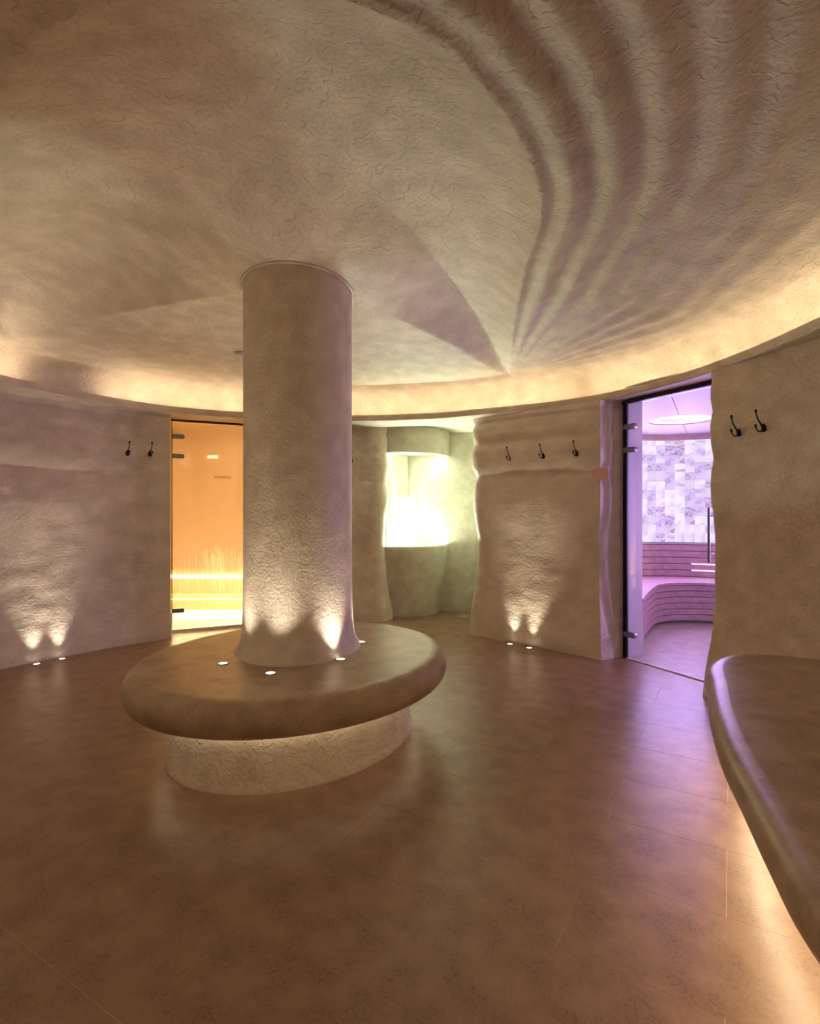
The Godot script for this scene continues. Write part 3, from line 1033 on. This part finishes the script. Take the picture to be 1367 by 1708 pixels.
func make_hammam(orange: Color, amber: Color) -> void:
	var dir := Vector2(0.909, 0.417)
	var turn := frame(dir)
	var g0 := Vector2(-2.36, 5.385)
	var root := base("door_1", v3(g0.x, 0.0, g0.y), turn)
	tag(root, "", "", "", "structure")
	var top := 2.105
	obj("glass_pane", Shape.new().box(Vector3(0.85, top - 0.05, 0.008), Vector3(0.43, (top + 0.03) * 0.5, 0), Basis.IDENTITY, 0.001).mesh(), M.glass, root)
	var film := Shape.new()
	film.quad(Vector3(0.006, 0.045, -0.008), Vector3(0.854, 0.045, -0.008), Vector3(0.854, top - 0.02, -0.008), Vector3(0.006, top - 0.02, -0.008))
	var fo := obj("condensation", film.mesh(), M.film, root)
	tag(fo, "fogged film of condensation with trickles and splashes")
	obj("head_seal", Shape.new().box(Vector3(0.88, 0.022, 0.03), Vector3(0.43, top + 0.008, 0), Basis.IDENTITY, 0.002).mesh(), M.seal, root)
	obj("sill_strip", Shape.new().box(Vector3(0.87, 0.03, 0.02), Vector3(0.43, 0.016, 0), Basis.IDENTITY, 0.003).mesh(), M.white, root)
	obj("edge_seal", Shape.new().box(Vector3(0.008, top, 0.02), Vector3(-0.002, top * 0.5, 0), Basis.IDENTITY, 0.001).mesh(), M.seal, root)
	for y in [height_of(728.5, 5.42), height_of(761.0, 5.42), height_of(1018.0, 5.42)]: hinge(root, 0.012, y, 0.105)
	letters(root, "HAMMAM", Vector3(0.475, height_of(796.0, 5.57), 0.006), 0.024, M.print)

	# the steam room behind it
	var path := rounded([Vector2(-2.40, 5.42), Vector2(-2.95, 5.62), Vector2(-2.95, 7.05), Vector2(-1.12, 7.05), Vector2(-1.12, 6.3), Vector2(-1.52, 5.80)], [0, 0.05, 0.3, 0.3, 0.1, 0])
	var amt := func(_q): return 0.0
	wall("wall_hammam", path, 2.3, amt, 0.08, M.inner)
	var c := PackedVector2Array([Vector2(-3.05, 5.3), Vector2(-2.42, 5.34), Vector2(-1.5, 5.76), Vector2(-1.0, 6.2), Vector2(-1.0, 7.15), Vector2(-3.05, 7.15)])
	struct("floor_hammam", Shape.new().cap(c, -0.001, true).cap(c, -0.1, false).mesh(), M.inner)
	struct("ceiling_hammam", Shape.new().cap(c, 2.25, false).cap(c, 2.3, true).mesh(), M.inner)
	var b := base("steam_bench")
	tag(b, "tiled steam room bench seen through the fogged orange door", "bench")
	obj("seat", Shape.new().box(Vector3(1.7, 0.06, 0.60), v3(-2.035, 0.49, 6.66), Basis.IDENTITY, 0.015).mesh(), M.inner, b)
	obj("riser", Shape.new().box(Vector3(1.7, 0.46, 0.48), v3(-2.04, 0.23, 6.74), Basis.IDENTITY, 0.01).mesh(), M.inner, b)
	obj("step", Shape.new().box(Vector3(1.7, 0.05, 0.2), v3(-2.04, 0.22, 6.42), Basis.IDENTITY, 0.01).mesh(), M.inner, b)
	var fwd := func(_m): return Vector3(0, -0.25, 1).normalized()
	for e in [[0.445, 6.345, 8.0, 0.9, "bright amber light strip under the steam bench seat", 0.05, 2.2], [0.185, 6.30, 1.6, 0.3, "faint amber light strip under the steam bench step", 0.02, 1.0], [0.03, 6.345, 6.0, 0.7, "bright amber light strip along the steam room floor", 0.05, 2.0]]:
		var pts := PackedVector3Array()
		for k in 9: pts.append(v3(-2.85 + k * 0.2, e[0], e[1]))
		var run := led_run("steam_light_strip", pts, fwd, amber, e[3], e[2], 4, e[4])
		obj("lens", Shape.new().box(Vector3(1.6, e[5], 0.012), v3(-2.05, e[0], e[1]) + Vector3(0, 0, -0.008), Basis.IDENTITY, 0.002).mesh(), glow(amber, e[6]), run)
	# amber ceiling light over the bench
	var cl := base("steam_ceiling_light", v3(-2.0, 2.245, 6.3))
	tag(cl, "amber ceiling light inside the steam room above the door head", "ceiling light")
	obj("diffuser", Shape.new().box(Vector3(0.5, 0.012, 0.3), Vector3.ZERO, Basis.IDENTITY, 0.003).mesh(), glow(orange, 1.0), cl)
	area_light(v3(-2.0, 2.235, 6.3), Vector3.DOWN, Vector3.RIGHT, Vector2(0.5, 0.3), orange, 0.55, cl)
	var wl := base("steam_wall_light", v3(-2.55, height_of(762.0, 7.0), 7.01))
	tag(wl, "small pale rectangular light high on the steam room wall", "wall light")
	obj("diffuser", Shape.new().box(Vector3(0.13, 0.04, 0.03), Vector3.ZERO, Basis.IDENTITY, 0.006).mesh(), glow(amber, 1.2), wl)

# a strip of board that follows a plan path, between two heights, with thickness
func board(p: PackedVector2Array, n: PackedVector2Array, from: int, to: int, y0: float, y1: float, thick: float) -> ArrayMesh:
	var s := Shape.new()
	var b := 0.003
	var rows := []
	for e in [[-thick, y0], [-b, y0], [0.0, y0 + b], [0.0, y1 - b], [-b, y1], [-thick, y1]]:
		var row := PackedVector3Array()
		for k in range(from, to + 1):
			var q: Vector2 = p[k] + n[k] * e[0]
			row.append(v3(q.x, e[1], q.y))
		rows.append(row)
	for k in rows.size() - 1: s.sheet([rows[k], rows[k + 1]], false, false, true)
	for e in [0, to - from]:
		s.quad(rows[0][e], rows[2][e], rows[3][e], rows[5][e])
	return s.mesh()

func make_sauna(violet: Color) -> void:
	var dir := Vector2(0.45, -0.893)
	var g0 := Vector2(1.768, 4.462)
	var root := base("door_2", v3(g0.x, 0.0, g0.y), frame(dir))
	tag(root, "", "", "", "structure")
	var top := 2.085
	obj("glass_pane", Shape.new().box(Vector3(0.93, top - 0.02, 0.008), Vector3(0.48, (top) * 0.5, 0), Basis.IDENTITY, 0.001).mesh(), M.glass, root)
	obj("hinge_profile", Shape.new().box(Vector3(0.022, top + 0.02, 0.034), Vector3(0.0, (top + 0.02) * 0.5, 0), Basis.IDENTITY, 0.002).mesh(), M.dark_metal, root)
	obj("edge_seal", Shape.new().box(Vector3(0.012, top, 0.02), Vector3(0.019, top * 0.5, 0), Basis.IDENTITY, 0.001).mesh(), M.seal, root)
	obj("head_seal", Shape.new().box(Vector3(0.98, 0.03, 0.034), Vector3(0.47, top + 0.014, 0), Basis.IDENTITY, 0.002).mesh(), M.seal, root)
	for y in [height_of(712.0, 4.43), height_of(750.5, 4.43), height_of(1058.0, 4.43)]: hinge(root, 0.01, y, 0.10)
	var hx := 0.765
	var hd := 3.78
	var h1 := height_of(846.0, hd)
	var h0 := height_of(938.0, hd)
	var hd_o := obj("pull_handle", Shape.new().tube(PackedVector3Array([Vector3(hx, h0, 0.05), Vector3(hx, h0 + 0.003, 0.05), Vector3(hx, h1 - 0.003, 0.05), Vector3(hx, h1, 0.05)]), [0.008, 0.0095, 0.0095, 0.008], 14).mesh(), M.steel, root)
	for y in [h0 + 0.06, h1 - 0.06]:
		obj("stand_off", Shape.new().tube(PackedVector3Array([Vector3(hx, y, 0.0), Vector3(hx, y, 0.045)]), [0.007], 10).mesh(), M.steel, hd_o)
	letters(root, "SAUNA", Vector3(0.512, height_of(785.0, 4.0), 0.006), 0.017, M.print)
	# threshold
	var th := obj("trim_1", Shape.new().box(Vector3(0.98, 0.012, 0.022), v3(g0.x, 0.004, g0.y) + frame(dir) * Vector3(0.47, 0, 0), frame(dir), 0.003).mesh(), M.white)
	tag(th, "", "", "", "structure")

	# shell of the sauna
	var path := rounded([Vector2(1.79, 4.475), Vector2(1.965, 4.555), Vector2(1.75, 5.0), Vector2(1.78, 5.75), Vector2(2.15, 6.35), Vector2(2.75, 6.62), Vector2(3.25, 6.6), Vector2(3.9, 6.25), Vector2(4.3, 5.2), Vector2(3.9, 4.1), Vector2(2.95, 3.6), Vector2(2.40, 3.45), Vector2(2.17, 3.62)], [0, 0.01, 0.1, 0.2, 0.3, 0.2, 0.3, 0.4, 0.4, 0.4, 0.2, 0.1, 0])
	var amt := func(_q): return 0.0
	wall("wall_sauna", path, 2.2, amt, 0.06, M.sauna_plain)
	var c := PackedVector2Array([g0, Vector2(2.19, 3.62), Vector2(2.4, 3.4), Vector2(3.0, 3.5), Vector2(4.0, 4.0), Vector2(4.4, 5.2), Vector2(4.0, 6.35), Vector2(3.25, 6.72), Vector2(2.7, 6.72), Vector2(2.05, 6.45), Vector2(1.68, 5.8), Vector2(1.65, 4.95), Vector2(1.9, 4.55)])
	struct("floor_sauna", Shape.new().cap(c, 0.0, true).cap(c, -0.12, false).mesh(), M.sauna_floor)
	# ceiling of four panels round the lamp
	var cs := struct("ceiling_sauna", Shape.new().cap(c, 2.19, false).cap(c, 2.22, true).mesh(), M.wood_dark)
	var lamp := Vector2(2.70, 5.40)
	var la := Vector2(1.13, 1.98).normalized()
	var lb := Vector2(la.y, -la.x)
	for k in 4:
		var sa := 1.0 if k < 2 else -1.0
		var sb := 1.0 if k % 2 == 0 else -1.0
		var q := PackedVector2Array([Vector2(0.0025 * sa, 0.0025 * sb), Vector2(5.0 * sa, 0.0025 * sb), Vector2(5.0 * sa, 5.0 * sb), Vector2(0.0025 * sa, 5.0 * sb)])
		var w := PackedVector2Array()
		for p in q: w.append(lamp + la * p.x + lb * p.y)
		for piece in Geometry2D.intersect_polygons(w, c):
			for rest in Geometry2D.clip_polygons(piece, ellipse(lamp, 0.30, 0.30, 64)):
				if rest.size() > 3:
					obj("panel", Shape.new().cap(rest, 2.113, false).cap(rest, 2.118, true).mesh(), M.sauna_panel, cs)
	var lo := base("sauna_ceiling_light", v3(lamp.x, 2.12, lamp.y))
	tag(lo, "round recessed warm white ceiling light in the sauna", "ceiling light")
	obj("rim", hard_lathe([Vector2(0.302, 0.0), Vector2(0.296, 0.0), Vector2(0.29, 0.055)], 64).mesh(), M.white, lo)
	obj("diffuser", Shape.new().lathe([Vector2(0.0, 0.05), Vector2(0.29, 0.05)], 48).mesh(), glow(Color(1.0, 0.86, 0.74), 1.3), lo)
	area_light(v3(lamp.x, 2.165, lamp.y), Vector3.DOWN, Vector3.RIGHT, Vector2(0.46, 0.46), Color(1.0, 0.80, 0.72), 0.25, lo)

	# bench front of curved slats
	var fp := spline([Vector2(2.02, 4.75), Vector2(2.22, 5.12), Vector2(2.44, 5.48), Vector2(2.60, 5.70), Vector2(2.80, 5.82), Vector2(3.03, 5.84), Vector2(3.28, 5.76), Vector2(3.7, 5.45)], false, 0.05)
	var fn := inward(fp)
	var sb := base("sauna_bench")
	tag(sb, "curved sauna bench with pink horizontal slats and a pale seat", "bench")
	var breaks := [0]
	for x in [2.78, 3.12]:
		for k in fp.size():
			if fp[k].x >= x:
				breaks.append(k); break
	breaks.append(fp.size() - 1)
	var backing := []
	for y in [0.0, 0.41]:
		var row := PackedVector3Array()
		for k in fp.size():
			var q := fp[k] - fn[k] * 0.045
			row.append(v3(q.x, y, q.y))
		backing.append(row)
	obj("backing", Shape.new().sheet(backing, false, false, true).mesh(), M.wood_dark, sb)
	for r in 6:
		var y0 := 0.035 + r * 0.0635
		for b in breaks.size() - 1:
			obj("slat", board(fp, fn, breaks[b], breaks[b + 1], y0, y0 + 0.0565, 0.02), M.wood, sb)
	# backrest of curved slats on the wall
	var bp := spline([Vector2(1.86, 5.0), Vector2(1.90, 5.65), Vector2(2.25, 6.2), Vector2(2.75, 6.40), Vector2(3.2, 6.38), Vector2(3.75, 6.05), Vector2(4.0, 5.6)], false, 0.05)
	var bn := inward(bp)
	var seat_o := PackedVector2Array()
	for k in fp.size(): seat_o.append(fp[k] + fn[k] * 0.02)
	for k in range(bp.size() - 1, -1, -1): seat_o.append(bp[k])
	var seat := Shape.new().cap(seat_o, 0.44, true).cap(seat_o, 0.415, false)
	var e0 := PackedVector3Array()
	var e1 := PackedVector3Array()
	for k in fp.size():
		e0.append(v3(seat_o[k].x, 0.415, seat_o[k].y)); e1.append(v3(seat_o[k].x, 0.44, seat_o[k].y))
	seat.sheet([e0, e1], false, false, true)
	obj("seat", seat.mesh(), M.wood, sb)
	var br := base("slatted_panelling")
	tag(br, "pink slatted backrest along the sauna wall below the glowing stone", "panelling")
	var bb := [0]
	for x in [2.45, 3.18]:
		for k in bp.size():
			if bp[k].x >= x:
				bb.append(k); break
	bb.append(bp.size() - 1)
	var back2 := []
	for y in [0.44, 0.82]:
		var row := PackedVector3Array()
		for k in bp.size():
			var q := bp[k] - bn[k] * 0.03
			row.append(v3(q.x, y, q.y))
		back2.append(row)
	obj("backing", Shape.new().sheet(back2, false, false, true).mesh(), M.wood_dark, br)
	for r in 5:
		var y0 := 0.447 + r * 0.0745
		for b in bb.size() - 1:
			obj("slat", board(bp, bn, bb[b], bb[b + 1], y0, y0 + 0.067, 0.018), M.wood, br)
	obj("cap_rail", board(bp, bn, 0, bp.size() - 1, 0.822, 0.838, 0.05), M.sauna_plain, br)
	# two short lines of light between the slats
	for y in [0.519, 0.594]:
		var pts := PackedVector3Array()
		for x in [3.29, 3.33, 3.37, 3.41, 3.45, 3.49, 3.52]:
			var k := 0
			while k < bp.size() - 2 and bp[k + 1].x < x: k += 1
			var q: Vector2 = bp[k].lerp(bp[k + 1], (x - bp[k].x) / (bp[k + 1].x - bp[k].x)) + bn[k] * 0.008
			pts.append(v3(q.x, y, q.y))
		var out := func(_m): return Vector3(-0.3, 0, 0.95)
		led_run("slat_light", pts, out, Color(0.95, 0.9, 1.0), 0.02, 1.5, 6, "upper white line of light in the sauna backrest" if y > 0.55 else "lower white line of light in the sauna backrest")

	# stone panel lit from behind, above the backrest
	var sp := base("stone_light_panel")
	tag(sp, "backlit wall of pale violet stone tiles with rose veins", "light panel")
	var mats := []
	for k in 7:
		var m := mat(Color(0.34, 0.32, 0.36), 0.25)
		m.emission_enabled = true
		m.emission = Color(1, 1, 1)
		m.emission_operator = BaseMaterial3D.EMISSION_OP_MULTIPLY
		m.emission_texture = stone_tile_texture(100 + k * 7, [0.15, 0.4, 1.5, 0.25, 1.8, 0.2, 0.8][k])
		m.emission_energy_multiplier = [0.84, 0.76, 0.68, 0.9, 0.66, 0.88, 0.72][k]
		mats.append(m)
	var rng := RandomNumberGenerator.new()
	rng.seed = 9
	var lens := 0.0
	var along := PackedFloat32Array([0.0])
	for k in bp.size() - 1:
		lens += bp[k].distance_to(bp[k + 1]); along.append(lens)
	var u := 0.75
	while u < lens - 0.35:
		var p0 := on_path(bp, along, u - 0.0006)
		var p1 := on_path(bp, along, u + 0.1066)
		var nn := Vector2((p1 - p0).y, -(p1 - p0).x).normalized()
		var y := 0.845
		if rng.randf() < 0.5: y -= 0.0
		while y < 2.035:
			var high := 0.105 if rng.randf() < 0.35 else 0.205
			high = minf(high, 2.045 - y)
			if high < 0.02: break
			var proud := rng.randf_range(0.0, 0.004)
			var s := Shape.new()
			var a0 := p0 + nn * (-0.01 + proud)
			var a1 := p1 + nn * (-0.01 + proud)
			var c0 := p0 - nn * 0.03
			var c1 := p1 - nn * 0.03
			var ya := y + 0.0008
			var yb := y + high - 0.0008
			s.quad(v3(a0.x, ya, a0.y), v3(a1.x, ya, a1.y), v3(a1.x, yb, a1.y), v3(a0.x, yb, a0.y))
			s.quad(v3(c0.x, ya, c0.y), v3(a0.x, ya, a0.y), v3(a0.x, yb, a0.y), v3(c0.x, yb, c0.y))
			s.quad(v3(a1.x, ya, a1.y), v3(c1.x, ya, c1.y), v3(c1.x, yb, c1.y), v3(a1.x, yb, a1.y))
			s.quad(v3(a0.x, yb, a0.y), v3(a1.x, yb, a1.y), v3(c1.x, yb, c1.y), v3(c0.x, yb, c0.y))
			obj("stone_tile", s.mesh(), mats[rng.randi_range(0, 6)], sp)
			y += high
		u += 0.106
	for e in [[1.15, 1.0], [1.75, 1.0], [2.35, 1.0]]:
		var q := on_path(bp, along, e[0])
		var q2 := on_path(bp, along, e[0] + 0.05)
		var nn := Vector2((q2 - q).y, -(q2 - q).x).normalized()
		q += nn * 0.02
		area_light(v3(q.x, 1.38, q.y), Vector3(nn.x, 0, -nn.y), Vector3(nn.y, 0, nn.x), Vector2(0.58, 0.95), violet, 1.9, sp)
	# colour-light panel on the side wall, out of sight beside the door
	var wl := base("sauna_wall_light", v3(3.80, 1.15, 4.04), frame(Vector2(0.12, -0.99)))
	tag(wl, "violet light panel on the sauna side wall, hidden beside the door", "light panel")
	obj("frame", Shape.new().box(Vector3(0.56, 1.26, 0.02), Vector3(0, 0, -0.012), Basis.IDENTITY, 0.004).mesh(), M.white, wl)
	obj("diffuser", Shape.new().box(Vector3(0.5, 1.2, 0.012), Vector3(0, 0, 0.002), Basis.IDENTITY, 0.002).mesh(), glow(violet, 1.0), wl)
	area_light(wl.transform * Vector3(0, 0, 0.02), wl.basis.z, wl.basis.x, Vector2(0.5, 1.2), violet, 8.0, wl)
	# cornice over the stone
	struct("trim_2", board(bp, bn, 0, bp.size() - 1, 2.048, 2.12, 0.1), M.wood)

func on_path(p: PackedVector2Array, along: PackedFloat32Array, u: float) -> Vector2:
	var k := 0
	while k < p.size() - 2 and along[k + 1] < u: k += 1
	return p[k].lerp(p[k + 1], (u - along[k]) / (along[k + 1] - along[k]))
